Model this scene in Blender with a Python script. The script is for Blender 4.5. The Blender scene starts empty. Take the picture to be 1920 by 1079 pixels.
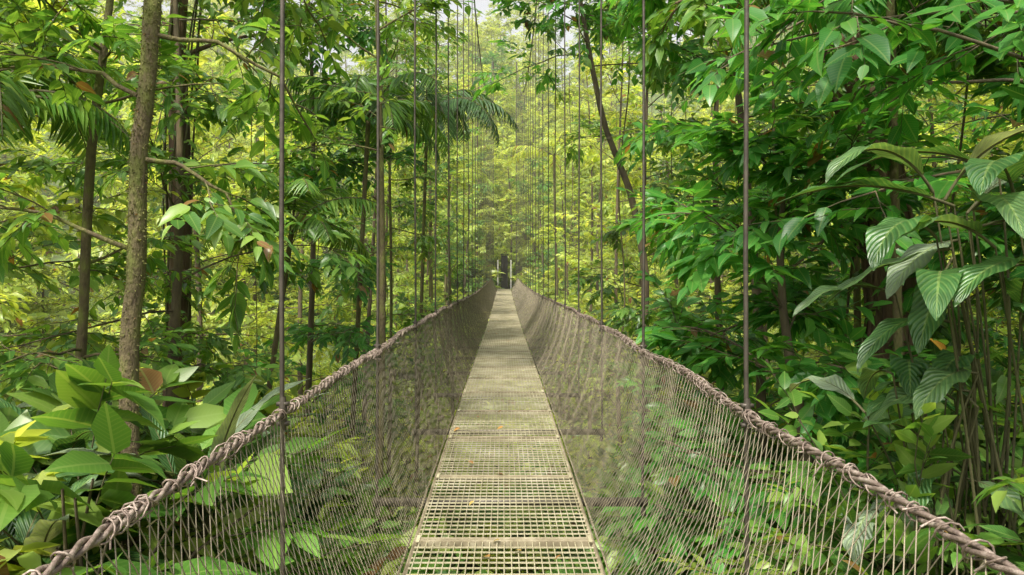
import bpy, math
import numpy as np
rng = np.random.default_rng(11)
Z = np.array([0., 0., 1.])

# ------------------------------------------------------------------ helpers
def nrm(v):
    v = np.asarray(v, float)
    return v / np.maximum(np.linalg.norm(v, axis=-1, keepdims=True), 1e-9)

def ss(a, b, x):
    t = np.clip((np.asarray(x, float) - a) / (b - a), 0, 1)
    return t * t * (3 - 2 * t)

class MB:
    def __init__(s):
        s.V = []; s.L = []; s.S = []; s.M = []; s.A = []; s.n = 0
    def add(s, V, F, sizes, mat, A):
        s.V.append(V); s.L.append(F + s.n); s.S.append(sizes)
        s.M.append(np.full(len(sizes), mat, dtype=np.int32)); s.A.append(A); s.n += len(V)
    def build(s, name, mats, smooth=True):
        V = np.concatenate(s.V).astype(np.float32); L = np.concatenate(s.L).astype(np.int32)
        S = np.concatenate(s.S).astype(np.int32); M = np.concatenate(s.M); A = np.concatenate(s.A).astype(np.float32)
        me = bpy.data.meshes.new(name)
        me.vertices.add(len(V)); me.vertices.foreach_set("co", V.ravel())
        me.loops.add(len(L)); me.loops.foreach_set("vertex_index", L)
        me.polygons.add(len(S))
        st = np.concatenate([[0], np.cumsum(S)[:-1]]).astype(np.int32)
        me.polygons.foreach_set("loop_start", st)
        me.polygons.foreach_set("material_index", M)
        me.polygons.foreach_set("use_smooth", np.full(len(S), smooth))
        at = me.attributes.new("luv", 'FLOAT_VECTOR', 'POINT')
        at.data.foreach_set("vector", A.ravel())
        for m in mats: me.materials.append(m)
        me.update(calc_edges=True); me.validate()
        return me

def link(name, data, parent=None, loc=(0, 0, 0), rot=(0, 0, 0), sc=(1, 1, 1)):
    o = bpy.data.objects.new(name, data)
    bpy.context.scene.collection.objects.link(o)
    o.location = loc; o.rotation_euler = rot; o.scale = sc
    if parent is not None: o.parent = parent
    return o

def tile(mb, T, mat, pos, side, d, n, wid, leng, thick=None, rnd=None):
    tv, tf, ts, tuv = T
    N = len(pos)
    if N == 0: return
    k = len(tv)
    if thick is None: thick = leng
    sx = (side * wid[:, None]); dy = (d * leng[:, None]); nz = (n * thick[:, None])
    V = (pos[:, None, :] + tv[None, :, 0:1] * sx[:, None, :] + tv[None, :, 1:2] * dy[:, None, :] + tv[None, :, 2:3] * nz[:, None, :])
    F = (tf[None, :] + (np.arange(N) * k)[:, None]).ravel()
    S = np.tile(ts, N)
    if rnd is None: rnd = rng.random(N)
    A = np.empty((N, k, 3)); A[:, :, 0:2] = tuv[None]; A[:, :, 2] = rnd[:, None]
    mb.add(V.reshape(-1, 3), F, S, mat, A.reshape(-1, 3))

def grid_faces(rows, cols, wrap=False):
    F = []
    for i in range(rows - 1):
        for j in range(cols if wrap else cols - 1):
            j2 = (j + 1) % cols
            F += [i * cols + j, i * cols + j2, (i + 1) * cols + j2, (i + 1) * cols + j]
    return np.array(F), np.full(len(F) // 4, 4)

def tube(mb, P, R, k=6, mat=0, ref=None, rough=0.0, rnd=None):
    P = np.asarray(P, float); n = len(P)
    R = np.broadcast_to(np.asarray(R, float), (n,))
    t = nrm(np.gradient(P, axis=0))
    if ref is None:
        m = np.abs(t.mean(0)); ref = np.eye(3)[np.argmin(m)]
    a = nrm(np.cross(t, ref)); b = np.cross(t, a)
    th = np.arange(k) * 2 * np.pi / k
    rr = R[:, None] * (1 + rough * (rng.random((n, k)) - .5))
    V = P[:, None] + rr[..., None] * (np.cos(th)[None, :, None] * a[:, None] + np.sin(th)[None, :, None] * b[:, None])
    F, S = grid_faces(n, k, True)
    A = np.zeros((n, k, 3)); A[..., 0] = th[None]; A[..., 1] = np.linspace(0, 1, n)[:, None]; A[..., 2] = rng.random() if rnd is None else rnd
    mb.add(V.reshape(-1, 3), F, S, mat, A.reshape(-1, 3))

def stem(mb, a, c, b, r0, r1, mat=2):
    a, c, b = (np.asarray(v, float) for v in (a, c, b)); t = np.linspace(0, 1, 9)[:, None]
    tube(mb, a * (1 - t) ** 2 + 2 * c * t * (1 - t) + b * t * t, np.linspace(r0, r1, 9), 6, mat)

def multitube(mb, P, r, k=3, mat=0, ref=(0.3, 0.1, 1)):
    N, m, _ = P.shape
    t = nrm(np.gradient(P, axis=1))
    a = nrm(np.cross(t, np.array(ref, float))); b = np.cross(t, a)
    th = np.arange(k) * 2 * np.pi / k
    V = P[:, :, None] + r * (np.cos(th)[None, None, :, None] * a[:, :, None] + np.sin(th)[None, None, :, None] * b[:, :, None])
    f, s = grid_faces(m, k, True)
    F = (f[None] + (np.arange(N) * m * k)[:, None]).ravel()
    A = np.zeros((N, m, k, 3)); A[..., 2] = rng.random(N)[:, None, None]
    mb.add(V.reshape(-1, 3), F, np.tile(s, N), mat, A.reshape(-1, 3))

def box(mb, lo, hi, mat=0):
    x0, y0, z0 = lo; x1, y1, z1 = hi
    V = np.array([[x0, y0, z0], [x1, y0, z0], [x1, y1, z0], [x0, y1, z0], [x0, y0, z1], [x1, y0, z1], [x1, y1, z1], [x0, y1, z1]], float)
    F = np.array([0, 3, 2, 1, 4, 5, 6, 7, 0, 1, 5, 4, 1, 2, 6, 5, 2, 3, 7, 6, 3, 0, 4, 7])
    mb.add(V, F, np.full(6, 4), mat, np.full((8, 3), rng.random()))

def leaf_template(droop, fold, ts=(0, .2, .5, .8, 1), ws=(0, .8, 1, .52, 0)):
    V = [[0, 0, 0]]; uv = [[0, 0]]; F = []; S = []
    for t, w in zip(ts[1:-1], ws[1:-1]):
        z = -droop * t * t
        V += [[-.5 * w, t - .04, z + fold * w], [0, t, z], [.5 * w, t - .04, z + fold * w]]
        uv += [[-w, t], [0, t], [w, t]]
    V += [[0, 1, -droop * 1.15]]; uv += [[0, 1]]
    F += [0, 2, 1]; S += [3]; F += [0, 3, 2]; S += [3]
    m = len(ts) - 2
    for i in range(m - 1):
        a = 1 + 3 * i; b = a + 3
        F += [a, a + 1, b + 1, b]; S += [4]
        F += [a + 1, a + 2, b + 2, b + 1]; S += [4]
    a = 1 + 3 * (m - 1); tip = len(V) - 1
    F += [a, a + 1, tip]; S += [3]; F += [a + 1, a + 2, tip]; S += [3]
    return np.array(V, float), np.array(F), np.array(S), np.array(uv, float)
LEAF = [leaf_template(.12, .05), leaf_template(.3, .07), leaf_template(.02, .03), leaf_template(.2, .1)]
LEAFLET = leaf_template(.25, .06, (0, .25, .6, 1), (0, 1, .8, 0))
def stick_template():
    V = []
    for y, r, z in ((0, 1, 0), (.5, .8, -.06), (1, .4, -.25)):
        for a in range(3):
            V.append([r * math.cos(a * 2.094), y, z + .012 * r * math.sin(a * 2.094)])
    F, S = grid_faces(3, 3, True)
    return np.array(V, float), F, S, np.zeros((9, 2))
STICK = stick_template()

# ------------------------------------------------------------------ materials
def newmat(name):
    m = bpy.data.materials.new(name); m.use_nodes = True
    nt = m.node_tree; nt.nodes.clear()
    out = nt.nodes.new("ShaderNodeOutputMaterial")
    return m, nt, out
def N(nt, t, **kw):
    n = nt.nodes.new(t)
    for k, v in kw.items(): setattr(n, k, v)
    return n
def ramp(nt, fac, stops):
    r = N(nt, "ShaderNodeValToRGB"); e = r.color_ramp.elements
    while len(e) < len(stops): e.new(.5)
    for el, (p, c) in zip(e, stops):
        el.position = p; el.color = (*c, 1)
    nt.links.new(fac, r.inputs[0]); return r.outputs[0]

def leaf_mat(name, stops, trans=.45, tcol=(2.1, 1.8, .85), rough=.36, veins=True, vamp=.16, vbump=0.0):
    m, nt, out = newmat(name); lk = nt.links.new
    at = N(nt, "ShaderNodeAttribute", attribute_name="luv")
    sp = N(nt, "ShaderNodeSeparateXYZ"); lk(at.outputs["Vector"], sp.inputs[0])
    oi = N(nt, "ShaderNodeObjectInfo")
    ad = N(nt, "ShaderNodeMath", operation='MULTIPLY_ADD'); lk(oi.outputs["Random"], ad.inputs[0]); ad.inputs[1].default_value = .3
    sc = N(nt, "ShaderNodeMath", operation='MULTIPLY'); lk(sp.outputs[2], sc.inputs[0]); sc.inputs[1].default_value = .7
    lk(sc.outputs[0], ad.inputs[2])
    col = ramp(nt, ad.outputs[0], stops)
    gt = N(nt, "ShaderNodeMath", operation='GREATER_THAN'); lk(sp.outputs[2], gt.inputs[0]); gt.inputs[1].default_value = .988
    mx0 = N(nt, "ShaderNodeMixRGB"); lk(gt.outputs[0], mx0.inputs[0]); lk(col, mx0.inputs[1]); mx0.inputs[2].default_value = (.2, .10, .035, 1)
    c = mx0.outputs[0]
    bump = None
    if veins:
        ab = N(nt, "ShaderNodeMath", operation='ABSOLUTE'); lk(sp.outputs[0], ab.inputs[0])
        lt = N(nt, "ShaderNodeMath", operation='LESS_THAN'); lk(ab.outputs[0], lt.inputs[0]); lt.inputs[1].default_value = .07
        ma = N(nt, "ShaderNodeMath", operation='MULTIPLY_ADD'); lk(sp.outputs[1], ma.inputs[0]); ma.inputs[1].default_value = 75
        mb_ = N(nt, "ShaderNodeMath", operation='MULTIPLY'); lk(ab.outputs[0], mb_.inputs[0]); mb_.inputs[1].default_value = -18
        lk(mb_.outputs[0], ma.inputs[2])
        sn = N(nt, "ShaderNodeMath", operation='SINE'); lk(ma.outputs[0], sn.inputs[0])
        vm = N(nt, "ShaderNodeMapRange"); lk(sn.outputs[0], vm.inputs[0])
        vm.inputs[1].default_value = .3; vm.inputs[2].default_value = 1; vm.inputs[3].default_value = 0; vm.inputs[4].default_value = vamp
        mxv = N(nt, "ShaderNodeMath", operation='MAXIMUM'); lk(vm.outputs[0], mxv.inputs[0])
        lm = N(nt, "ShaderNodeMath", operation='MULTIPLY'); lk(lt.outputs[0], lm.inputs[0]); lm.inputs[1].default_value = .45
        lk(lm.outputs[0], mxv.inputs[1])
        mx1 = N(nt, "ShaderNodeMixRGB"); lk(mxv.outputs[0], mx1.inputs[0]); lk(c, mx1.inputs[1]); mx1.inputs[2].default_value = (.26, .36, .10, 1)
        c = mx1.outputs[0]
        if vbump > 0:
            bump = N(nt, "ShaderNodeBump"); bump.inputs["Strength"].default_value = vbump; bump.inputs["Distance"].default_value = .006
            lk(sn.outputs[0], bump.inputs["Height"])
    no = N(nt, "ShaderNodeTexNoise"); no.inputs["Scale"].default_value = 1.3 if not vbump else 7; no.inputs["Detail"].default_value = 2
    tc = N(nt, "ShaderNodeTexCoord"); lk(tc.outputs["Object"], no.inputs["Vector"])
    mr = N(nt, "ShaderNodeMapRange"); lk(no.outputs[0], mr.inputs[0]); mr.inputs[1].default_value = .3; mr.inputs[2].default_value = .7; mr.inputs[3].default_value = .6; mr.inputs[4].default_value = 1.4
    vv = N(nt, "ShaderNodeVectorMath", operation='SCALE'); lk(c, vv.inputs[0]); lk(mr.outputs[0], vv.inputs["Scale"])
    b = N(nt, "ShaderNodeBsdfPrincipled"); lk(vv.outputs[0], b.inputs["Base Color"]); b.inputs["Roughness"].default_value = rough
    b.inputs["Specular IOR Level"].default_value = .5
    tm = N(nt, "ShaderNodeVectorMath", operation='MULTIPLY'); lk(vv.outputs[0], tm.inputs[0]); tm.inputs[1].default_value = tcol
    tr = N(nt, "ShaderNodeBsdfTranslucent"); lk(tm.outputs[0], tr.inputs[0])
    if bump is not None: lk(bump.outputs[0], b.inputs["Normal"])
    ms = N(nt, "ShaderNodeMixShader"); ms.inputs[0].default_value = trans
    lk(b.outputs[0], ms.inputs[1]); lk(tr.outputs[0], ms.inputs[2]); lk(ms.outputs[0], out.inputs[0])
    return m

def surf_mat(name, stops, scale=4, rough=.8, bump=.3, metal=0, stretch=(1, 1, 1), bdist=.02, detail=6, spec=.5):
    m, nt, out = newmat(name); lk = nt.links.new
    tc = N(nt, "ShaderNodeTexCoord"); mp = N(nt, "ShaderNodeMapping"); mp.inputs["Scale"].default_value = stretch
    lk(tc.outputs["Object"], mp.inputs[0])
    no = N(nt, "ShaderNodeTexNoise"); no.inputs["Scale"].default_value = scale; no.inputs["Detail"].default_value = detail; no.inputs["Roughness"].default_value = .65
    lk(mp.outputs[0], no.inputs["Vector"])
    col = ramp(nt, no.outputs[0], stops)
    b = N(nt, "ShaderNodeBsdfPrincipled"); lk(col, b.inputs["Base Color"]); b.inputs["Roughness"].default_value = rough; b.inputs["Metallic"].default_value = metal
    b.inputs["Specular IOR Level"].default_value = spec
    n2 = N(nt, "ShaderNodeTexNoise"); n2.inputs["Scale"].default_value = scale * 6; n2.inputs["Detail"].default_value = 4; lk(mp.outputs[0], n2.inputs["Vector"])
    bp = N(nt, "ShaderNodeBump"); bp.inputs["Strength"].default_value = bump; bp.inputs["Distance"].default_value = bdist; lk(n2.outputs[0], bp.inputs["Height"])
    lk(bp.outputs[0], b.inputs["Normal"]); lk(b.outputs[0], out.inputs[0])
    return m

M_leafA = leaf_mat("leaf_mid_green", [(0, (.03, .10, .018)), (.35, (.065, .17, .026)), (.7, (.125, .25, .04)), (1, (.27, .37, .075))])
M_leafB = leaf_mat("leaf_emerald", [(0, (.018, .10, .018)), (.4, (.042, .185, .028)), (.8, (.085, .27, .04)), (1, (.20, .35, .06))])
M_leafC = leaf_mat("leaf_yellow_green_hazed", [(0, (.15, .24, .04)), (.5, (.29, .39, .075)), (1, (.52, .58, .18))], trans=.5, veins=False)  # yellow-green leaf, paled: distant haze and backlit glow put into its colour
M_leafD = leaf_mat("leaf_broad_dark", [(0, (.026, .085, .024)), (.6, (.05, .13, .034)), (1, (.11, .18, .075))], trans=.30, rough=.36, vamp=.22, vbump=.5)
M_leafP = leaf_mat("leaf_pale_underside", [(0, (.14, .19, .12)), (1, (.25, .30, .21))], trans=.28, rough=.5, vamp=.25, vbump=.6)
M_bark = surf_mat("bark", [(.3, (.05, .036, .024)), (.5, (.10, .075, .045)), (.7, (.17, .13, .07))], 5, .9, .8, 0, (1, 1, .25))
M_moss = surf_mat("mossy_bark", [(.32, (.07, .048, .028)), (.48, (.12, .095, .045)), (.6, (.13, .13, .035)), (.75, (.18, .20, .05))], 9, .95, .9, 0, (1, 1, .5))
M_redbark = surf_mat("red_bark", [(.3, (.045, .028, .018)), (.5, (.12, .072, .042)), (.7, (.20, .14, .08))], 4, .95, 1, 0, (1.6, 1.6, .2), bdist=.05)
M_twig = surf_mat("twig", [(.3, (.05, .045, .018)), (.7, (.11, .10, .04))], 6, .8, .2)
M_rope = surf_mat("weathered_cable", [(.3, (.075, .052, .042)), (.5, (.21, .155, .125)), (.72, (.47, .39, .33))], 30, .55, .6, .35, bdist=.004)
M_hang = surf_mat("hanger_steel", [(.3, (.045, .037, .03)), (.7, (.11, .09, .07))], 20, .5, .3, .4, bdist=.002)
M_wire = surf_mat("netting_wire", [(.3, (.12, .098, .068)), (.7, (.36, .30, .21))], 9, .5, .1, .2, bdist=.001)
M_deck = surf_mat("deck_steel", [(.3, (.26, .225, .14)), (.5, (.43, .38, .25)), (.7, (.60, .54, .40))], 2.5, .5, .2, .1, bdist=.002)
M_frame = surf_mat("deck_frame", [(.3, (.15, .12, .075)), (.5, (.28, .23, .15)), (.7, (.45, .39, .28))], 7, .6, .2, .2, bdist=.002)
M_post = surf_mat("pale_concrete", [(.3, (.30, .29, .26)), (.7, (.5, .48, .44))], 2, .85, .3)
M_dark = surf_mat("timber_and_opening_shade", [(.3, (.004, .0035, .003)), (.7, (.009, .008, .007))], 3, 1, .3, spec=.05)  # doorway timber, blackened so its colour carries the shade of the opening
M_ground = surf_mat("forest_floor", [(.3, (.05, .045, .02)), (.5, (.08, .12, .03)), (.7, (.14, .20, .04))], 1.3, .95, .8, bdist=.2)
M_litter = leaf_mat("fallen_leaf", [(0, (.24, .09, .03)), (.5, (.34, .17, .05)), (1, (.36, .30, .10))], trans=.2)

# ------------------------------------------------------------------ terrain
def gz(x, y):
    x = np.asarray(x, float); y = np.asarray(y, float)
    g = -8.3 + 7.2 * (1 - ss(4, 19, y)) + 7.8 * ss(38, 59, y) + 36 * ss(60, 150, y) + np.where(x > 0, 28, 13) * ss(14, 75, np.abs(x))
    g = g - 1.6 * (1 - ss(1.0, 2.6, np.abs(x))) * (1 - ss(14, 24, y))
    g = g + .5 * np.sin(x * .5 + 1) * np.cos(y * .37) + .25 * np.sin(x * 1.3 + y * 1.1)
    return g
xs = np.concatenate([np.linspace(-420, -80, 18), np.linspace(-75, 75, 151), np.linspace(80, 420, 18)])
ys = np.concatenate([np.linspace(-300, -20, 12), np.linspace(-18, 150, 160), np.linspace(160, 600, 16)])
X, Y = np.meshgrid(xs, ys)
mb = MB()
F, S = grid_faces(len(ys), len(xs))
Vt = np.stack([X, Y, gz(X, Y)], -1).reshape(-1, 3)
mb.add(Vt, F, S, 0, np.zeros((len(Vt), 3)))
link("ground", mb.build("ground", [M_ground]))

# ------------------------------------------------------------------ bridge
RL, RR, DH = -.90, .99, .5
Y0, Y1 = -2.6, 57.0
def dz(y): return .03 - .25 * ss(6, 26, y) + .1 * ss(36, 57, y)
HS = 2.27; H0 = 3.04
def rail(y, s):
    ph = (y - H0) / HS
    z = dz(y) + .975 - .008 * np.cos(2 * np.pi * ph) + .004 * np.sin(y * 3.1 + s) - .10 * ss(20, 50, y)
    x = (RR if s > 0 else RL) + .008 * np.sin(y * 1.7 + s)
    return np.stack([x + 0 * y, y, z], -1)
bridge = link("suspension_footbridge", None)

mb = MB()
for s in (-1, 1):
    y = np.arange(Y0, 20, .014); c = rail(y, s)
    for k in range(3):
        a = y * 2 * np.pi / .23 + k * 2.094 + .7 * np.sin(y * 5)
        P = c + np.stack([.0095 * np.cos(a), 0 * a, .0095 * np.sin(a)], -1)
        tube(mb, P, .0066, 6, 0, ref=Z)
    y = np.arange(19.9, Y1, .25); tube(mb, rail(y, s), .017, 6, 0, ref=Z)
    yy = Y0
    while yy < 30:
        yy += (.02 + .14 * rng.random() ** 1.4) * (1 if yy < 12 else 2)
        c = rail(np.array([yy]), s)[0]
        th = np.linspace(0, 2 * np.pi * (.8 + 1.1 * rng.random()), 14) + rng.random() * 6
        r = .017 + .012 * rng.random()
        tilt = rng.normal(0, 1.0); adv = rng.normal(0, .05)
        P = c + np.stack([r * np.cos(th), r * tilt * np.sin(th) + adv * np.linspace(-.5, .5, 14), r * np.sin(th)], -1)
        P[-1] += np.array([rng.normal(0, .018), rng.normal(0, .018), -.04 * rng.random()])
        tube(mb, P, .0028, 5, 0, ref=np.array([0, 1, 0.05]))
link("handrail_cable", mb.build("handrail_cable", [M_rope]), bridge)

def maincable(y): return 9.5 + 7.5 * ((y - 27) / 30.) ** 2
mb = MB()
hy = np.arange(H0 - 2 * HS, Y1 - .5, HS)
for y in hy:
    for s, x in ((-1, RL), (1, RR)):
        zt = maincable(y); zb = dz(y) - .16
        zz = np.linspace(zb, zt, 9); xx = x + .006 * np.sin(zz + y)
        tube(mb, np.stack([xx, 0 * zz + y, zz], -1), .0102, 6, 0)
        zr = float(rail(np.array([y]), s)[0, 2])
        tube(mb, [[x, y, zr - .07], [x, y, zr - .03], [x, y, zr + .03], [x, y, zr + .07]], [.012, .017, .017, .012], 8, 0)
        for k in range(2):
            box(mb, (x - .024, y - .012, zr - .008 + .08 * k - .04), (x + .024, y + .014, zr + .008 + .08 * k - .04), 0)
        tube(mb, [[x, y, zb - .04], [x, y, zb + .05]], .018, 8, 0)
    box(mb, (RL - .03, y - .025, dz(y) - .13), (RR + .03, y + .025, dz(y) - .08), 0)
for x in (RL, RR):
    y = np.linspace(-6, 58, 60); tube(mb, np.stack([0 * y + x, y, maincable(y)], -1), .022, 6, 0, ref=Z)
link("hangers_and_main_cable", mb.build("hangers", [M_hang]), bridge)

mb = MB()
for s in (-1, 1):
    for fam in (-1, 1):
        u = np.arange(Y0, Y1, .050)
        v = np.linspace(0, 1, 9)
        U = u[:, None] + fam * .44 * (v[None] - .5) + .010 * np.sin(u[:, None] * 13 + v[None] * 9 + fam)
        top = rail(U, s); dx = DH + .03
        bx = s * dx; bz = dz(U) + .01
        b = v[None]
        bulge = .05 * np.sin(np.pi * b)
        x = top[..., 0] * (1 - b) + bx * b + s * bulge + fam * .002 + .006 * np.sin(U * 7 + b * 11)
        z = top[..., 2] * (1 - b) + bz * b + .004 * np.sin(U * 23)
        multitube(mb, np.stack([x, U, z], -1), .0019, 3, 0)
link("side_netting", mb.build("side_netting", [M_wire]), bridge)

mb = MB()
yb = np.arange(Y0, Y1, .072); nb = len(yb)
BOX = (np.array([[-.5, -.5, -.5], [.5, -.5, -.5], [.5, .5, -.5], [-.5, .5, -.5], [-.5, -.5, .5], [.5, -.5, .5], [.5, .5, .5], [-.5, .5, .5]]),
       np.array([0, 3, 2, 1, 4, 5, 6, 7, 0, 1, 5, 4, 1, 2, 6, 5, 2, 3, 7, 6, 3, 0, 4, 7]), np.full(6, 4), np.zeros((8, 2)))
one = np.ones(nb)
pos = np.stack([0 * yb, yb + rng.normal(0, .002, nb), dz(yb) + rng.normal(0, .0008, nb)], -1)
sd = nrm(np.stack([one, rng.normal(0, .002, nb), rng.normal(0, .002, nb)], -1))
tile(mb, BOX, 0, pos, sd, np.tile([0., 1., 0.], (nb, 1)), np.tile(Z, (nb, 1)), one * 1.0, one * .0052, one * .0075)
yl = np.arange(Y0, Y1, .33)
xl = np.linspace(-DH + .02, DH - .02, 25)
P = np.stack([xl[:, None] + .0012 * np.sin(yl[None] * 2 + xl[:, None] * 30), np.tile(yl, (25, 1)), np.tile(dz(yl) + .0055, (25, 1))], -1)
multitube(mb, P, .0029, 4, 0, ref=(0, 0, 1))
yc = np.arange(4.27 - 1.29 * 5, Y1, 1.29)
for i, y in enumerate(yc):
    w = .020 if i % 3 != 2 else .034
    z = float(dz(y))
    box(mb, (-DH - .01, y - w, z - .03), (DH + .01, y - .004, z + .010), 1)
    box(mb, (-DH - .01, y + .004, z - .032), (DH + .01, y + w, z + .009), 1)
    for s in (-1, 1):
        box(mb, (s * .49 - .010, y - .05, z + .0105), (s * .49 + .010, y + .05, z + .016), 0)
for s in (-1, 1):
    P = np.stack([0 * yl + s * (DH + .010), yl, dz(yl) - .010], -1)
    multitube(mb, P[None], .012, 4, 1, ref=(0, 0, 1))
    multitube(mb, (P + [s * .03, 0, .01])[None], .006, 5, 1, ref=(0, 0, 1))
link("deck_grating", mb.build("deck_grating", [M_deck, M_frame], smooth=False), bridge)

mb = MB()
for s in (-1, 1):
    x = s * .50 + .03
    box(mb, (x - .045, 57.2, -2.5), (x + .045, 57.4, 2.1), 0)
    tube(mb, [[x * 1.8, 57.9, -2], [x * 1.8, 57.9, 17.3]], .035, 8, 2)
    tube(mb, [[x * 1.8, 57.9, maincable(57.9)], [x * 2.2, 68, 3]], .03, 6, 2)
box(mb, (-.17, 57.52, -.4), (.23, 57.72, 2.45), 1)  # near-black panel painted as the shade inside the doorway opening
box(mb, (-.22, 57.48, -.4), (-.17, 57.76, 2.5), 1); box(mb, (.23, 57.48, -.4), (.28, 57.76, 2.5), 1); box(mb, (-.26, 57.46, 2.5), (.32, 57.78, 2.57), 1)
link("bridge_portal", mb.build("portal", [M_post, M_dark, M_hang], smooth=False))

mb = MB(); n = 34
y = 3.5 + 30 * rng.random(n) ** 1.4; x = rng.uniform(-.46, .46, n)
a = rng.random(n) * 6.28
d = nrm(np.stack([np.cos(a), np.sin(a), rng.normal(0, .12, n)], -1))
nn = nrm(np.stack([rng.normal(0, .2, n), rng.normal(0, .2, n), np.ones(n)], -1)); sd = nrm(np.cross(d, nn))
L = rng.uniform(.035, .08, n)
tile(mb, LEAF[1], 0, np.stack([x, y, dz(y) + .025], -1), sd, d, np.cross(sd, d), L * .5, L)
link("fallen_leaves", mb.build("fallen_leaves", [M_litter]))

# ------------------------------------------------------------------ vegetation generators
def corridor_keep(P):
    x, y, z = P[:, 0], P[:, 1], P[:, 2]
    inside = (np.abs(x) < 1.32) & (z > -.45) & (z < 4.6) & (y < 58)
    near = (y < 2.7) & (np.abs(x) < 3.2)
    tall = (np.abs(x) < 1.0) & (z < 8) & (z > -.5) & (y < 9)
    return ~(inside | near | tall)
def right_keep(P):
    x, y, z = P[:, 0], P[:, 1], P[:, 2]
    return corridor_keep(P) & ~((y < 4.9) & (z < 2.75) & (x > 1)) & ~((y < 3.4))

def sprays(mb, B, T, leaf, nper=8, tw=.45, lm=1, tm=2, wr=.42, keep=None, droop=.3):
    B = np.asarray(B); T = nrm(T); n = len(B)
    if keep is not None:
        k = keep(B + T * tw * .6); B = B[k]; T = T[k]; n = len(B)
    if n == 0: return
    tws = tw * rng.uniform(.7, 1.25, n)
    side = nrm(np.cross(T, Z) + rng.normal(0, .12, (n, 3))); up = nrm(np.cross(side, T))
    tile(mb, STICK, tm, B, side, T, up, np.full(n, .004), tws, tws)
    for j in range(nper):
        s = (j + 1.2) / (nper + .2)
        sg = 1 if j % 2 else -1
        an = 1.05 - .55 * s if j < nper - 1 else .1
        an = an + rng.normal(0, .15, n)
        p = B + T * (tws * s)[:, None] - up * (.25 * tws * s * s)[:, None]
        d = T * np.cos(an)[:, None] + side * (sg * np.sin(an))[:, None] + rng.normal(0, .16, (n, 3))
        d[:, 2] -= droop * (.4 + rng.random(n)); d = nrm(d)
        nv = up + rng.normal(0, .42, (n, 3)); nv[:, 2] += .5; nv[:, 1] -= .2
        sd = nrm(np.cross(d, nv)); nv = np.cross(sd, d)
        L = leaf * rng.uniform(.55, 1.2, n) * (.75 + .5 * math.sin(math.pi * min(s, .95)))
        m = rng.random(n) < .96
        if keep is not None: m &= keep(p + d * L[:, None])
        tile(mb, LEAF[(j + int(leaf * 100)) % 4], lm, p[m], sd[m], d[m], nv[m], (L * wr * rng.uniform(.85, 1.2, n))[m], L[m])

def path(p0, d, L, n=6, up=.0, wob=.18):
    P = [np.array(p0, float)]; d = nrm(d)
    for i in range(n - 1):
        d = nrm(d + rng.normal(0, wob, 3) * .6 + Z * up)
        P.append(P[-1] + d * L / (n - 1))
    return np.array(P)

def at(P, t):
    f = t * (len(P) - 1); i = min(int(f), len(P) - 2); return P[i] + (P[i + 1] - P[i]) * (f - i)

def limb(mb, P, r0, leaf, sub=6, spr=5, keep=None, subL=None, bark=0, lm=1, start=.2, tw=.45, nper=8, wr=.42, droop=.3):
    tube(mb, P, np.linspace(r0, max(.006, r0 * .25), len(P)), 6, bark)
    Ltot = np.linalg.norm(np.diff(P, axis=0), axis=1).sum()
    if subL is None: subL = Ltot * .36
    Bs, Ts = [], []
    for i in range(sub):
        t = start + (1 - start) * (i + rng.random() * .7) / sub
        p = at(P, t); d = nrm(at(P, min(1, t + .05)) - at(P, max(0, t - .05)))
        sg = 1 if i % 2 else -1
        sd = nrm(np.cross(d, Z) + rng.normal(0, .3, 3))
        dd = nrm(d * .6 + sd * sg * rng.uniform(.5, 1.1) + Z * rng.normal(.05, .3))
        Q = path(p, dd, subL * rng.uniform(.6, 1.3) * (1.1 - .5 * t), 5, -.03, .2)
        if keep is not None and not keep(Q[-1:])[0]: Q = Q[:3]
        if keep is not None and not keep(Q[-1:])[0]: continue
        tube(mb, Q, np.linspace(max(.006, r0 * .3), .004, len(Q)), 4, bark)
        for k in range(spr):
            tt = (k + 1) / spr
            q = at(Q, min(tt, .999)); dq = nrm(Q[-1] - Q[0])
            sq = nrm(np.cross(dq, Z) + rng.normal(0, .35, 3)) * (1 if k % 2 else -1)
            Bs.append(q); Ts.append(dq * (.7 if k < spr - 1 else 1.4) + sq * (.8 if k < spr - 1 else .1) + rng.normal(0, .2, 3))
    Bs.append(P[-1]); Ts.append(P[-1] - P[-2])
    sprays(mb, Bs, np.array(Ts), leaf, nper, tw, lm, 2, wr, keep, droop)

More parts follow.
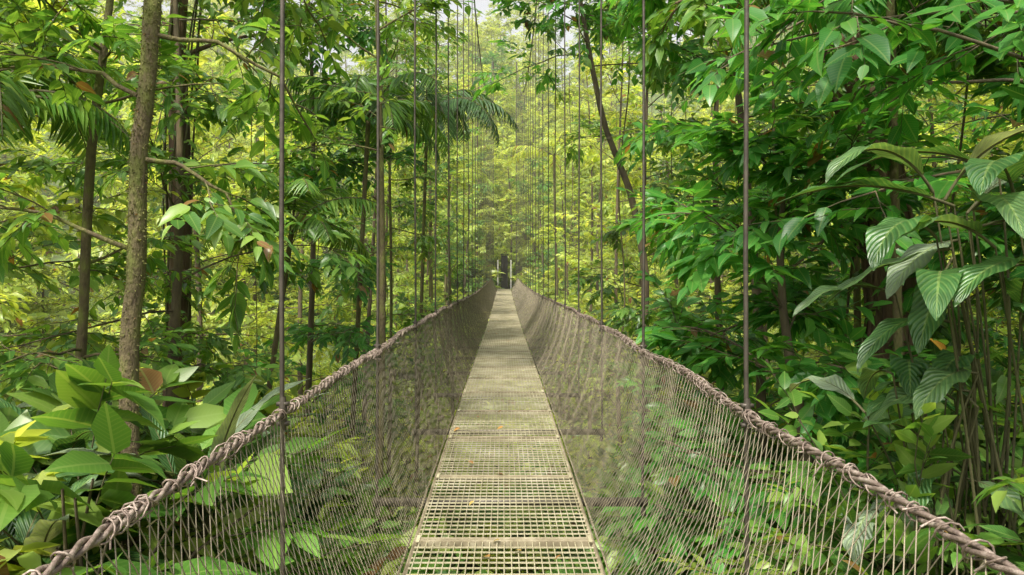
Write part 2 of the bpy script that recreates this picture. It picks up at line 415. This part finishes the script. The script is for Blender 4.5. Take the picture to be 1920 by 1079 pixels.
def tree(mb, base, H, r0, lo=.15, R=2.8, nl=28, leaf=.19, lean=(0, 0), keep=None, trunk=None, sub=6, spr=5, tw=.45, droop=.3, wr=.42, nper=8):
    base = np.array(base, float)
    if trunk is None:
        t = np.linspace(0, 1, 12)
        ph = rng.random(2) * 6
        trunk = np.stack([base[0] + lean[0] * t ** 1.4 + .25 * np.sin(t * 5 + ph[0]) * t, base[1] + lean[1] * t ** 1.4 + .25 * np.sin(t * 4 + ph[1]) * t, base[2] + H * t], -1)
    n = len(trunk)
    tube(mb, trunk, r0 * (1 - .75 * np.linspace(0, 1, n) ** 1.2) * (1 + .35 * np.exp(-np.linspace(0, 12, n))), 10, 0, rough=.12)
    for i in range(nl):
        u = (i + rng.random()) / nl; t = lo + (1 - lo) * u
        p = at(trunk, min(t, .999))
        az = i * 2.4 + rng.normal(0, .4)
        el = rng.uniform(-.15, .55) + .4 * u
        L = R * rng.uniform(.55, 1.1) * (1 - .45 * u ** 2)
        P = path(p, [math.cos(az) * math.cos(el), math.sin(az) * math.cos(el), math.sin(el)], L, 7, -.05, .16)
        if keep is not None:
            kk = keep(P)
            if not kk.all():
                c = int(np.argmin(kk))
                if c < 3: continue
                P = P[:c]
        limb(mb, P, max(.014, r0 * .28 * (1 - .6 * t)), leaf, sub, spr, keep, tw=tw, droop=droop, wr=wr, nper=nper)

def big_leaf(mb, base, d, up, L, W, bend, mat=1, petiole=.15, wav=.03, rows=16):
    d = nrm(d); side = nrm(np.cross(d, up)); up = np.cross(side, d)
    t = np.linspace(0, 1, rows); ang = bend * t ** 1.2
    step = L / (rows - 1)
    dirs = np.cos(ang)[:, None] * d - np.sin(ang)[:, None] * up
    ups = np.sin(ang)[:, None] * d + np.cos(ang)[:, None] * up
    C = base + np.concatenate([[np.zeros(3)], np.cumsum(dirs[:-1] * step, axis=0)])
    tb = np.clip((t - petiole) / (1 - petiole), 0, 1)
    w = W * .5 * np.sin(np.pi * np.clip(tb, 0, 1) ** .8) ** .75
    w = np.where(tb <= 0, .004, np.maximum(w, .002))
    us = np.array([-1, -.66, -.33, 0, .33, .66, 1])
    ph = rng.random() * 6
    V = np.empty((rows, 7, 3)); A = np.empty((rows, 7, 3)); r = rng.random() * .97
    for j, u in enumerate(us):
        lift = .22 * abs(u) * w - .10 * (u * u) * w + wav * abs(u) * np.sin(t * 19 + ph + (2 if u > 0 else 0)) * (w / (W * .5 + 1e-6)) * W * 4
        V[:, j] = C + side * (u * w)[:, None] + ups * lift[:, None]
        A[:, j, 0] = u; A[:, j, 1] = t * L * 1.9; A[:, j, 2] = r
    F, S = grid_faces(rows, 7)
    mb.add(V.reshape(-1, 3), F, S, mat, A.reshape(-1, 3))
    tube(mb, C - ups * .004, np.linspace(.009, .0015, rows) * (L / .8) ** .5, 5, 2)
    return C

def broad_plant(mb, base, stem_top, n, L, W, azc=None, azr=math.pi, el=(.1, 1.2), bend=(.8, 1.7), mats=(1,), wav=.03):
    base = np.array(base, float); top = np.array(stem_top, float)
    for i in range(n):
        u = rng.random()
        p = base + (top - base) * (.35 + .65 * u) + rng.normal(0, .2, 3)
        az = (rng.uniform(-azr, azr) + (azc or 0))
        e = rng.uniform(*el)
        d = [math.cos(az) * math.cos(e), math.sin(az) * math.cos(e), math.sin(e)]
        q = base + rng.normal(0, .3, 3) * [1, .6, .2]
        stem(mb, q, (q + p) / 2 + rng.normal(0, .15, 3), p, .010, .005)
        big_leaf(mb, p, d, Z + rng.normal(0, .15, 3), L * rng.uniform(.7, 1.2), W * rng.uniform(.75, 1.2), rng.uniform(*bend), mats[int(rng.random() * len(mats))], wav=wav)

def frond(mb, base, d, L, bend, leaflet=.45, n=34, mat=1):
    d = nrm(d); side = nrm(np.cross(d, Z)); up = np.cross(side, d)
    t = np.linspace(0, 1, n); ang = bend * t ** 1.3
    dirs = np.cos(ang)[:, None] * d - np.sin(ang)[:, None] * up
    ups = np.sin(ang)[:, None] * d + np.cos(ang)[:, None] * up
    C = base + np.concatenate([[np.zeros(3)], np.cumsum(dirs[:-1] * L / (n - 1), axis=0)])
    tube(mb, C, np.linspace(.02, .004, n), 5, 2)
    for s in (-1, 1):
        k = t > .14
        m = k.sum()
        dd = dirs[k] * .55 + side * s * .85 + rng.normal(0, .07, (m, 3)); dd[:, 2] -= .35 + .3 * rng.random(m); dd = nrm(dd)
        nv = ups[k] + rng.normal(0, .15, (m, 3)); sd = nrm(np.cross(dd, nv)); nv = np.cross(sd, dd)
        ll = leaflet * np.sin(np.pi * (t[k] * .86 + .1)) ** .6 * rng.uniform(.85, 1.1, m)
        tile(mb, LEAFLET, mat, C[k], sd, dd, nv, ll * .09 + .010, ll)

MATS_A = [M_bark, M_leafA, M_twig]; MATS_B = [M_bark, M_leafB, M_twig]; MATS_C = [M_bark, M_leafC, M_twig]
MOSSA = [M_moss, M_leafA, M_twig]; REDA = [M_redbark, M_leafA, M_twig]

# ------------------------------------------------------------------ key near trees
mb = MB()
tr = np.array([[-2.62, 5.1, -3], [-2.55, 5.05, -1.5], [-2.5, 5.0, -.2], [-2.5, 5, 1.05], [-2.46, 5, 1.95], [-2.41, 5, 2.7], [-2.34, 5, 3.4], [-2.3, 5.05, 4.3], [-2.2, 5.2, 5.4], [-2.25, 5.3, 6.6], [-2.1, 5.4, 8]])
tt = np.linspace(0, 1, 44); tr = np.stack([np.interp(tt, np.linspace(0, 1, 11), tr[:, i]) for i in range(3)], -1)
tr[:, 0] += .012 * np.sin(np.arange(44) * .9)
TR = [.075, .058, .05, .025]
tube(mb, tr, np.interp(tt, [0, .35, .7, 1], TR), 12, 0, rough=.22)
lims = [([-2.32, 5, 3.15], [[-1.95, 5.1, 3.13], [-1.55, 5.2, 2.92], [-1.45, 5.6, 2.6]]),
        ([-2.46, 5, 2.76], [[-2.8, 5.0, 2.92], [-3.3, 5.1, 2.97], [-3.9, 5.3, 2.9]]),
        ([-2.4, 5, 2.32], [[-2.15, 5.05, 2.28], [-1.9, 5.1, 2.1], [-1.75, 5.2, 1.8]]),
        ([-2.5, 5, 1.72], [[-2.8, 4.9, 1.85], [-3.2, 4.9, 1.98], [-3.8, 5.0, 2.02]]),
        ([-2.25, 5.1, 4.6], [[-2.0, 5.3, 4.8], [-1.5, 5.7, 5.0], [-1.2, 6.2, 5.0]]),
        ([-2.3, 5.0, 3.9], [[-2.6, 5.2, 4.0], [-3.0, 5.6, 3.9], [-3.6, 6.0, 3.6]]),
        ([-2.3, 5.0, 3.6], [[-2.7, 4.8, 3.8], [-3.1, 4.6, 3.7], [-3.5, 4.5, 3.3]]),
        ([-2.3, 5.0, 4.0], [[-2.0, 5.5, 4.0], [-1.7, 6.2, 3.9], [-1.6, 6.8, 3.6]]),
        ([-2.2, 5.2, 5.4], [[-2.6, 5.4, 5.8], [-3.0, 5.8, 6.1], [-3.6, 6.2, 6.2]])]
for i, (a, b) in enumerate(lims):
    P = np.array([a] + b, float); s = np.linspace(0, 1, 10)
    P = np.stack([np.interp(s, np.linspace(0, 1, 4), P[:, i_]) for i_ in range(3)], -1) + rng.normal(0, .012, (10, 3))
    limb(mb, P, .018, .16, 5 if i < 4 else 6, 4, corridor_keep, subL=.6, start=.35 if i < 4 else .1, tw=.34)
n = 5200
k = rng.random(n) * .8 + .1; c = np.stack([np.interp(k, tt, tr[:, i]) for i in range(3)], -1)
a = rng.random(n) * 6.28; o = np.stack([np.cos(a), np.sin(a), 0 * a], -1); r = np.interp(k, [0, .35, .7, 1], TR)
d = nrm(o * .7 + rng.normal(0, .4, (n, 3)) - Z * .35); nv = rng.normal(0, 1, (n, 3)); sd = nrm(np.cross(d, nv))
L = rng.uniform(.008, .028, n)
tile(mb, LEAF[0], 3, c + o * (r * .97)[:, None], sd, d, np.cross(sd, d), L * .4, L)
M_mt = leaf_mat("moss", [(0, (.06, .055, .02)), (1, (.15, .15, .04))], trans=.2, rough=.9, veins=False)
link("mossy_tree", mb.build("mossy_tree", MOSSA + [M_mt]))

mb = MB()
t = np.linspace(0, 1, 20)
tr2 = np.stack([np.interp(t, [0, .3, .55, .8, 1], [-4.5, -4.1, -3.95, -3.75, -3.6]) + .03 * np.sin(t * 16), 7 + 0 * t, np.interp(t, [0, 1], [-3.5, 5.5])], -1)
tube(mb, tr2, np.linspace(.065, .03, 20), 9, 0, rough=.2)
for i in range(14):
    p = at(tr2, rng.uniform(.45, .98)); az = rng.uniform(0, 6.28)
    limb(mb, path(p, [math.cos(az), math.sin(az), .35], rng.uniform(.9, 1.7), 6, -.04), .016, .16, 4, 3, corridor_keep, tw=.36)
link("slender_tree", mb.build("slender_tree", MOSSA))

mb = MB(); base = (-5.3, 12, -6)
trk = np.array([[-5.35, 12, -6.5], [-5.3, 12, -3], [-5.25, 12, 0], [-5.2, 12, 3], [-5.25, 12, 5.5], [-5.1, 12.2, 8], [-4.8, 12.5, 11]])
s = np.linspace(0, 1, 30); trk = np.stack([np.interp(s, np.linspace(0, 1, 7), trk[:, i]) for i in range(3)], -1)
tree(mb, base, 14, .25, .62, 3.0, 16, .2, trunk=trk, keep=corridor_keep)
for k in range(7):
    a = np.linspace(0, 5 + 3 * rng.random(), 50) + k; rr = .22
    tube(mb, np.stack([np.interp(np.linspace(0, 1, 50), s, trk[:, 0]) + rr * np.cos(a * .6), 12 + rr * np.sin(a * .6), np.linspace(-6, 8, 50)], -1), .016, 5, 2)
q = trk[rng.integers(3, 26, 400)] + rng.normal(0, .02, (400, 3)); a = rng.random(400) * 6.28
o = np.stack([np.cos(a), np.sin(a), 0 * a - .2], -1); q[:, 2] += rng.uniform(-.3, .3, 400)
sprays(mb, (q + o * .2)[::2], o[::2], .13, 5, .25)
link("red_barked_tree", mb.build("red_barked_tree", REDA))

for (x, y, r, top) in ((-1.72, 10.2, .06, 9), (-2.35, 15.2, .05, 8), (-1.5, 21, .07, 5.0), (-2.6, 26, .09, 10)):
    mb = MB(); b = float(gz(x, y)) - .3
    t = np.linspace(0, 1, 16)
    P = np.stack([x + .05 * np.sin(t * 7 + x), y + .08 * np.sin(t * 5), b + (top - b) * t], -1)
    tree(mb, (x, y, b), 0, r, .52, 1.9, 15, .16, trunk=P, keep=corridor_keep, sub=5, spr=4)
    link("slim_tree", mb.build("slim_tree", MOSSA))

mb = MB()
trk = np.array([[4.5, 7.9, -5], [4.35, 7.8, -2], [4.1, 7.7, .6], [3.85, 7.6, 2.0], [3.72, 7.5, 2.8], [3.45, 7.5, 3.6], [3.3, 7.5, 4.3], [3.2, 7.6, 5.6], [3.0, 7.8, 7.5]])
s = np.linspace(0, 1, 38); trk = np.stack([np.interp(s, np.linspace(0, 1, 9), trk[:, i]) for i in range(3)], -1) + rng.normal(0, .015, (38, 3))
tree(mb, (5, 10, -5), 14, .32, .75, 2.6, 12, .2, trunk=trk, keep=corridor_keep)
for k in range(8):
    a = np.linspace(0, 4 + 3 * rng.random(), 60) + k * .9; u = np.linspace(0, .95, 60)
    C = np.stack([np.interp(u, s, trk[:, i]) for i in range(3)], -1); rr = .32 * (1 - .72 * u ** 1.2) + .01
    tube(mb, C + np.stack([rr * np.cos(a), rr * np.sin(a), 0 * a], -1) + rng.normal(0, .006, (60, 3)), .012 + .012 * rng.random(), 5, 0)
q = trk[rng.integers(3, 34, 320)].copy(); a = rng.random(320) * 6.28
o = np.stack([np.cos(a), np.sin(a), 0 * a - .3], -1); q[:, 2] += rng.uniform(-.3, .3, 320)
sprays(mb, (q + o * .2), o, .11, 5, .22)
link("stout_tree", mb.build("stout_tree", REDA))

near = [  # x, y, top, R, leaf, mats, limbs, crown start, keep
    (5.2, 5.8, 6.0, 2.0, .24, MATS_B, 14, .35, right_keep), (2.95, 6.9, 2.6, 1.9, .22, MATS_B, 18, .1, right_keep), (3.3, 9.6, 7.5, 2.3, .21, MATS_B, 22, .12, corridor_keep), (3.9, 12.8, 8, 2.6, .19, MATS_A, 22, .12, corridor_keep), (3.4, 17, 8.5, 2.5, .18, MATS_A, 24, .12, corridor_keep),
    (3.6, 22.5, 9, 2.6, .19, MATS_C, 24, .12, corridor_keep), (6.4, 7.4, 7, 2.4, .22, MATS_A, 18, .2, right_keep),
    (3.3, 28, 9, 2.5, .19, MATS_C, 22, .1, corridor_keep), (-3.4, 31, 9, 2.5, .19, MATS_C, 22, .1, corridor_keep), (3.3, 38, 8, 2.6, .2, MATS_C, 20, .1, corridor_keep), (-3.2, 42, 8, 2.5, .2, MATS_C, 20, .1, corridor_keep), (2.7, 49, 8.5, 2.5, .2, MATS_A, 22, .1, corridor_keep), (-2.7, 51, 8.5, 2.5, .2, MATS_A, 22, .1, corridor_keep),
    (2.3, 56.5, 8, 2.2, .2, MATS_C, 22, .08, corridor_keep), (-2.2, 56.8, 7, 2.2, .2, MATS_C, 22, .08, corridor_keep),
    (-4.4, 9.6, 7.0, 2.3, .18, MATS_A, 22, .12, corridor_keep), (-3.7, 13.6, 8, 2.4, .18, MATS_B, 26, .12, corridor_keep), (-3.6, 19, 9, 2.5, .19, MATS_A, 22, .12, corridor_keep), (-4.0, 25, 9.5, 2.8, .2, MATS_C, 24, .12, corridor_keep),
    (-5.6, 6.6, 6.0, 2.0, .17, MATS_A, 17, .2, corridor_keep), (-6.6, 9.5, 6.0, 2.2, .19, MATS_C, 17, .1, corridor_keep)]
for x, y, top, R, leaf, mats, nl, lo, kp in near:
    mb = MB(); b = float(gz(x, y)) - .3
    tree(mb, (x, y, b), top - b, .08, lo, R, nl, leaf, lean=(-.25 * np.sign(x), 0), keep=kp)
    link("broadleaf_tree", mb.build("broadleaf_tree", mats))

mb = MB()
trk = np.array([[2.9, 14.6, -8], [2.7, 14.5, -3], [2.75, 14.5, 1.6], [2.45, 14.4, 3.0], [1.9, 14.2, 4.3], [1.6, 14, 5.6], [1.3, 13.6, 7], [.8, 13, 8.2]])
s = np.linspace(0, 1, 26); trk = np.stack([np.interp(s, np.linspace(0, 1, 8), trk[:, i]) for i in range(3)], -1)
tree(mb, (2.9, 14.6, -8), 14, .09, .68, 2.4, 17, .19, trunk=trk, keep=corridor_keep)
link("leaning_tree", mb.build("leaning_tree", MATS_B))

mb = MB()
trk = path([4.4, 4.4, -1.2], [-.1, .02, 1], 6.5, 14, .05, .06)
tube(mb, trk, np.linspace(.07, .03, 14), 8, 0, rough=.15)
def bough_keep(P): return corridor_keep(P) & (P[:, 1] > 2.9)
for (z, dx, dy, dzz, L) in [(2.6, -1, -.15, .25, 2.4), (3.1, -1, .2, .25, 2.4), (3.5, -1, -.1, .2, 2.6), (3.9, -1, .3, .1, 2.6), (2.4, -1, .35, .1, 1.9), (4.3, -1, 0, 0, 2.6), (3.3, -.8, -.5, .1, 1.7), (2.9, -.9, .6, .3, 2.0), (4.6, -.8, .5, .1, 2.4)]:
    i = int(np.argmin(np.abs(trk[:, 2] - z)))
    P = path(trk[i], [dx, dy, dzz], L, 9, -.05, .1)
    kk = bough_keep(P)
    if not kk.all(): P = P[:max(3, int(np.argmin(kk)))]
    limb(mb, P, .018, .21, 5, 3, bough_keep, subL=.6, start=.3, tw=.42, nper=6, wr=.46, droop=.25)
link("large_leaved_tree", mb.build("large_leaved_tree", MATS_B))

# broad-leaved clump, right
mb = MB()
mats4 = [M_bark, M_leafD, M_twig, M_leafP]
for (b, d, L, W, bend, m) in [((2.35, 3.9, 1.92), (-1, -.1, .35), 1.0, .22, .8, 1), ((2.3, 3.9, 1.95), (.35, -.3, .9), .85, .26, 1.7, 3), ((2.45, 3.9, 1.9), (-.2, -.8, .3), .7, .2, 1.5, 1),
                              ((2.5, 4.1, 1.75), (-.8, -.4, -.1), .7, .2, .9, 3), ((2.4, 4.0, 1.7), (-1, .1, -.15), .75, .17, .7, 1), ((2.5, 4.0, 1.8), (.6, -.5, .3), .8, .2, 1.7, 1),
                              ((2.4, 4.0, 1.65), (-.5, -.3, -.6), .6, .2, .5, 1), ((2.6, 3.9, 1.6), (.2, -.6, .1), .7, .22, 1.4, 1), ((2.6, 4.2, 1.9), (.7, 0, .8), .9, .24, 1.3, 3), ((2.2, 4.2, 1.45), (-.9, -.2, .3), .7, .16, 1.2, 1),
                              ((2.3, 4.0, 2.0), (-.7, -.3, .8), .9, .2, 1.9, 1), ((2.45, 4.1, 1.3), (-.9, -.3, .2), .75, .17, 1.4, 1), ((2.7, 3.9, 1.3), (-.3, -.7, .5), .8, .2, 1.8, 1),
                              ((2.6, 3.8, 1.95), (-.5, -.5, .6), .8, .24, 1.8, 1), ((2.2, 3.8, 1.75), (-.6, -.4, .4), .7, .22, 1.9, 1), ((2.75, 3.8, 1.9), (-.2, -.6, .8), .9, .24, 2.0, 3), ((2.65, 4.0, 2.1), (-.9, .1, .5), .9, .2, 1.3, 1),
                              ((2.5, 3.8, 1.7), (-.7, -.2, .5), .8, .23, 1.6, 1), ((2.75, 3.7, 1.55), (-.8, -.3, .4), .8, .22, 1.5, 1), ((2.3, 3.9, 1.5), (-.4, -.6, .4), .7, .2, 1.8, 1)]:
    b = np.array(b)
    C = big_leaf(mb, b, d, Z, L, W, bend, m, wav=.02)
    q = np.array([3.0, 4.4, -.7]) + rng.normal(0, .3, 3) * [1, .5, .2]
    stem(mb, q, [b[0] + .25, b[1] + .15, (q[2] + b[2]) * .5 + .35], b, .011, .005)
broad_plant(mb, (2.8, 4.5, -.9), (2.45, 4.1, 1.2), 24, .6, .17, math.pi, 1.8, (.0, .9), (1.0, 2.0), (1, 1, 3))
link("broadleaf_plant", mb.build("broadleaf_plant", mats4))
mb = MB()
for i in range(30):
    q = np.array([2.85, 4.7, -.9]) + rng.normal(0, .25, 3); a = rng.uniform(-1.25, .35)
    e = q + np.array([math.sin(a) * rng.uniform(.8, 1.5), rng.normal(-.1, .4), math.cos(a) * rng.uniform(1.2, 2.1)])
    s = np.linspace(0, 1, 8)[:, None]; P = q + (e - q) * s - Z * .25 * s ** 3
    tube(mb, P, np.linspace(.008, .004, 8), 5, 2)
    sprays(mb, P[3:], np.tile(e - q, (5, 1)) + rng.normal(0, .8, (5, 3)), .18, 6, .32, keep=corridor_keep)
link("reed_shrub", mb.build("reed_shrub", [M_bark, M_leafA, M_twig]))

for (x, y, z, n, L, W) in ((-2.05, 5.0, -.1, 20, 1.15, .16), (-3.1, 5.2, -.05, 22, 1.15, .22), (-2.6, 6.4, -.6, 14, 1.1, .2), (-3.6, 4.6, .1, 16, 1.0, .22), (-1.95, 6.9, -.9, 12, 1.0, .16), (-2.7, 4.3, -.2, 14, .9, .18), (-4.4, 5.8, .1, 16, 1.1, .22)):
    mb = MB(); b = float(gz(x, y))
    for i in range(n):
        az = i * 2.4 + rng.normal(0, .3); e = rng.uniform(.5, 1.3)
        if math.cos(az) > .3 and x > -2.3: e = rng.uniform(1.0, 1.35)
        p = np.array([x, y, z]) + rng.normal(0, .06, 3)
        big_leaf(mb, p, [math.cos(az) * math.cos(e), math.sin(az) * math.cos(e), math.sin(e)], Z + .01, L * rng.uniform(.7, 1.1), W * rng.uniform(.8, 1.2), rng.uniform(.6, 1.6), 3 if rng.random() < .22 else 1, petiole=.06, wav=.03)
        tube(mb, [[x + rng.normal(0, .05), y, b - .2], p], [.022, .014], 5, 2)
    link("strap_leaf_plant", mb.build("strap_leaf_plant", mats4))

def palm(base, top, n, L, r=.07, bend=(1.2, 2.0), leaflet=.5, lm=M_leafA):
    mb = MB(); base = np.array(base, float); top = np.array(top, float)
    t = np.linspace(0, 1, 14)[:, None]
    tube(mb, base + (top - base) * t, np.linspace(r, r * .75, 14), 9, 0, rough=.1)
    for i in range(n):
        az = i * 2.4 + rng.normal(0, .2); e = rng.uniform(.1, 1.1)
        d = np.array([math.cos(az) * math.cos(e), math.sin(az) * math.cos(e), math.sin(e)])
        frond(mb, top, d, L * rng.uniform(.8, 1.1), rng.uniform(*bend), leaflet)
    link("palm_tree", mb.build("palm_tree", [M_moss, lm, M_twig]))
palm((-2.9, 12.8, -7), (-2.25, 12.4, 4.1), 13, 1.9, r=.05)
palm((-4.3, 11, -6), (-3.0, 10.6, 2.2), 12, 1.5, r=.05, leaflet=.4)
palm((-4.6, 6.4, -4), (-4.3, 6.2, 3.0), 13, 1.7, r=.05, leaflet=.4)
palm((-2.2, 17.5, -8), (-1.75, 17, 5.1), 15, 2.3, r=.05, bend=(1.4, 2.3), leaflet=.6, lm=M_leafD)
palm((2.6, 34, -8), (2.2, 33, 6.5), 12, 2.8, lm=M_leafC)
palm((-3.2, 36, -8), (-2.6, 36, 6), 13, 2.8, lm=M_leafC)
palm((4.4, 9, -6), (4.0, 8.6, 4.6), 12, 1.9, r=.05, leaflet=.45)
palm((3.6, 6.6, -4), (3.1, 6.0, 3.9), 12, 1.6, r=.045, leaflet=.38, lm=M_leafB)

# ------------------------------------------------------------------ instanced forest
vm = []
for i in range(5):
    mb = MB()
    tree(mb, (0, 0, 0), 15, .12, .12, 3.2, 28, .21 + .02 * (i % 3), lean=(rng.normal(0, .5), rng.normal(0, .5)), sub=6, spr=5, tw=.5)
    vm.append([mb.build("forest_tree_%d" % i, m) for m in ([MATS_A, MATS_C] if i % 2 == 0 else [MATS_B, MATS_C])])
for (x, y) in [(-6.8, 17), (-6.5, 23), (-5.6, 30), (-10, 27), (6.8, 14), (6.6, 19), (6.2, 26), (5.8, 33), (8.6, 10), (9.6, 16), (10, 22), (9, 31), (-5.6, 37), (-5.6, 47), (5.6, 44), (-5, 56.5), (5.2, 56)]:
    k = rng.integers(5); s = rng.uniform(.9, 1.1)
    bright = (y > 15)  # farther trees take the leaf copy with haze in its colour
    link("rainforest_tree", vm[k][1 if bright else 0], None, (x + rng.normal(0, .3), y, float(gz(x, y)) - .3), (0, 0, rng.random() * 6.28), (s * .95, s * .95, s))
forest = link("distant_forest", None)
cnt = 0
for _ in range(4000):
    if cnt > 300: break
    y = 16 + 135 * rng.random() ** 1.1; x = rng.uniform(-1, 1) * (.85 * y + 8)
    if abs(x) < 12 and y < 61: continue
    if x < 0 and x > -15 and y < 22: continue
    if abs(x) > 90: continue
    k = rng.integers(5); s = rng.uniform(.8, 1.3)
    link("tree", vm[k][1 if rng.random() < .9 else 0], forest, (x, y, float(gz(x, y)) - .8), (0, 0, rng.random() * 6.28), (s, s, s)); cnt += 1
for row, y in enumerate((61.5, 65, 69, 74, 80, 87, 95, 104)):
    for x in np.arange(-10.5, 11, 3.5 + .2 * row) + (row % 2) * 1.7:
        k = rng.integers(5); s = rng.uniform(.7, 1.0) * (1 + .05 * row)
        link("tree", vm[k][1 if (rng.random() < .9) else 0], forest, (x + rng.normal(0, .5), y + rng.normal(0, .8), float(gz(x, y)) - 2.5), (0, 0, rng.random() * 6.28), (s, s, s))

bushes = []
for i in range(4):
    mb = MB(); n = 120
    a = rng.random(n) * 6.28; r = rng.random(n) ** .6 * .9; h = rng.random(n) * 1.1 * (1.1 - r * .7)
    B = np.stack([r * np.cos(a), r * np.sin(a), h], -1); T = np.stack([np.cos(a) * (.3 + r), np.sin(a) * (.3 + r), .35 + rng.random(n) * .5], -1)
    sprays(mb, B, T, .17 + .03 * i, 8, .42, wr=.4 if i % 2 else .5)
    for j in range(14):
        az = rng.random() * 6.28; tube(mb, path([0, 0, -.3], [math.cos(az) * .6, math.sin(az) * .6, 1], 1.3, 5), np.linspace(.014, .005, 5), 4, 0)
    bushes.append([mb.build("bush_%d" % i, m) for m in (MATS_A, MATS_C)])
mb = MB()
for j in range(12):
    az = j * 2.4; frond(mb, np.array([0, 0, 0.]), [math.cos(az), math.sin(az), rng.uniform(.6, 1.4)], rng.uniform(.8, 1.2), rng.uniform(1.2, 1.9), .26, 28)
fern = mb.build("fern", [M_bark, M_leafA, M_twig])
under = link("undergrowth", None); cnt = 0
for _ in range(6000):
    if cnt > 640: break
    y = -1 + 64 * rng.random() ** 1.25; x = rng.normal(0, 1) * (2.5 + .28 * y)
    s = rng.uniform(.8, 1.5) * (1 + .02 * y)
    z = float(gz(x, y))
    if abs(x) < 1.3 + s * .9 and z + 1.7 * s > -.35:
        if y > 56: continue
        s = min(s, (-.45 - z) / 1.7)
        if s < .35: continue
    if y < 3.5 and abs(x) < 2.2 and z > -1: continue
    me = fern if rng.random() < .18 else bushes[rng.integers(4)][1 if rng.random() < .6 else 0]
    link("shrub", me, under, (x, y, z - .1), (rng.normal(0, .1), rng.normal(0, .1), rng.random() * 6.28), (s, s, s)); cnt += 1
for i in range(230):
    sx = rng.choice([-1, 1]); y = rng.uniform(3.6, 26); x = sx * rng.uniform(2.3, 5.5)
    if i > 150: sx = -1; y = rng.uniform(6.5, 17); x = rng.uniform(-11, -4)
    s = rng.uniform(.8, 1.4); z = float(gz(x, y)); lift = rng.uniform(0, 1) * ss(5, 14, y) * 3.5
    me = bushes[rng.integers(4)][1 if rng.random() < .5 else 0]
    if abs(x) - s < 1.3: continue
    link("shrub", me, under, (x, y, z + lift - .1), (rng.normal(0, .2), rng.normal(0, .2), rng.random() * 6.28), (s, s, s * (1 + lift * .2)))
for (x, y, dzv, s, c) in [(3.7, 6.9, 0, 1.2, 0), (4.4, 7.0, .3, 1.2, 0), (3.4, 6.2, 0, 1.0, 1), (4.1, 6.3, .2, 1.1, 0), (5.0, 6.9, .4, 1.2, 0), (3.0, 5.8, 0, .9, 0), (-1.3, 60.5, 1, 1.5, 1), (1.6, 60.5, 1, 1.6, 1), (0, 61, 2.6, 1.6, 1)]:
    link("shrub", bushes[rng.integers(4)][c], under, (x, y, float(gz(x, y)) + dzv - .1), (0, 0, rng.random() * 6), (s, s, s * 1.2))

mb = MB()
for i in range(26):
    sx = rng.choice([-1, 1]); x = sx * rng.uniform(2.0, 6); y = rng.uniform(7, 30); t = np.linspace(0, 1, 24)
    zt = rng.uniform(5, 9); zb = rng.uniform(-5, 1)
    P = np.stack([x + rng.normal(0, .5) * t + .08 * np.sin(t * 9 + i), y + rng.normal(0, .4) * t, zt + (zb - zt) * t], -1)
    tube(mb, P, rng.uniform(.006, .016), 5, 0)
link("lianas", mb.build("lianas", [M_moss]))

# thin humid air filling the valley beyond the near trees
m, nt, out = newmat("humid_air")
vs = N(nt, "ShaderNodeVolumeScatter"); vs.inputs["Color"].default_value = (1, 1, .78, 1); vs.inputs["Density"].default_value = .0016; vs.inputs["Anisotropy"].default_value = .1
nt.links.new(vs.outputs[0], out.inputs["Volume"])
mb = MB(); box(mb, (-150, 9, -14), (150, 190, 45), 0)
link("valley_mist", mb.build("valley_mist", [m], smooth=False))

# ------------------------------------------------------------------ light
w = bpy.data.worlds.new("World"); bpy.context.scene.world = w; w.use_nodes = True
nt = w.node_tree; nt.nodes.clear()
sky = nt.nodes.new("ShaderNodeTexSky"); sky.sky_type = 'NISHITA'; sky.sun_disc = False
EL, AZ = math.radians(57), math.radians(205)
sky.sun_elevation = EL; sky.sun_rotation = AZ; sky.dust_density = 6; sky.air_density = 1.3
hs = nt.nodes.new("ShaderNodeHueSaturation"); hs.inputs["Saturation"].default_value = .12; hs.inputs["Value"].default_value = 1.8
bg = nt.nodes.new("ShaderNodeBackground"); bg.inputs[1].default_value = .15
wo = nt.nodes.new("ShaderNodeOutputWorld")
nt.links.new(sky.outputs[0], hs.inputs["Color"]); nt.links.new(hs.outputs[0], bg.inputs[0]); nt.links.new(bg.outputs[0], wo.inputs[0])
sl = bpy.data.lights.new("sun", 'SUN'); sl.energy = 5; sl.angle = math.radians(4); sl.color = (1, .95, .80)
so = link("sun", sl)
from mathutils import Vector
dirv = Vector((math.sin(AZ) * math.cos(EL), math.cos(AZ) * math.cos(EL), math.sin(EL)))
so.rotation_euler = dirv.to_track_quat('Z', 'Y').to_euler()

cam = bpy.data.cameras.new("camera"); co = link("camera", cam, None, (0, 0, 1.6), (math.radians(90), 0, 0))
cam.lens = 26.25; cam.sensor_width = 36; cam.shift_x = .0078; cam.shift_y = -.0206
cam.clip_start = .05; cam.clip_end = 2000
bpy.context.scene.camera = co
bpy.context.scene.view_settings.view_transform = 'Standard'
bpy.context.scene.view_settings.look = 'None'
bpy.context.scene.view_settings.exposure = 0
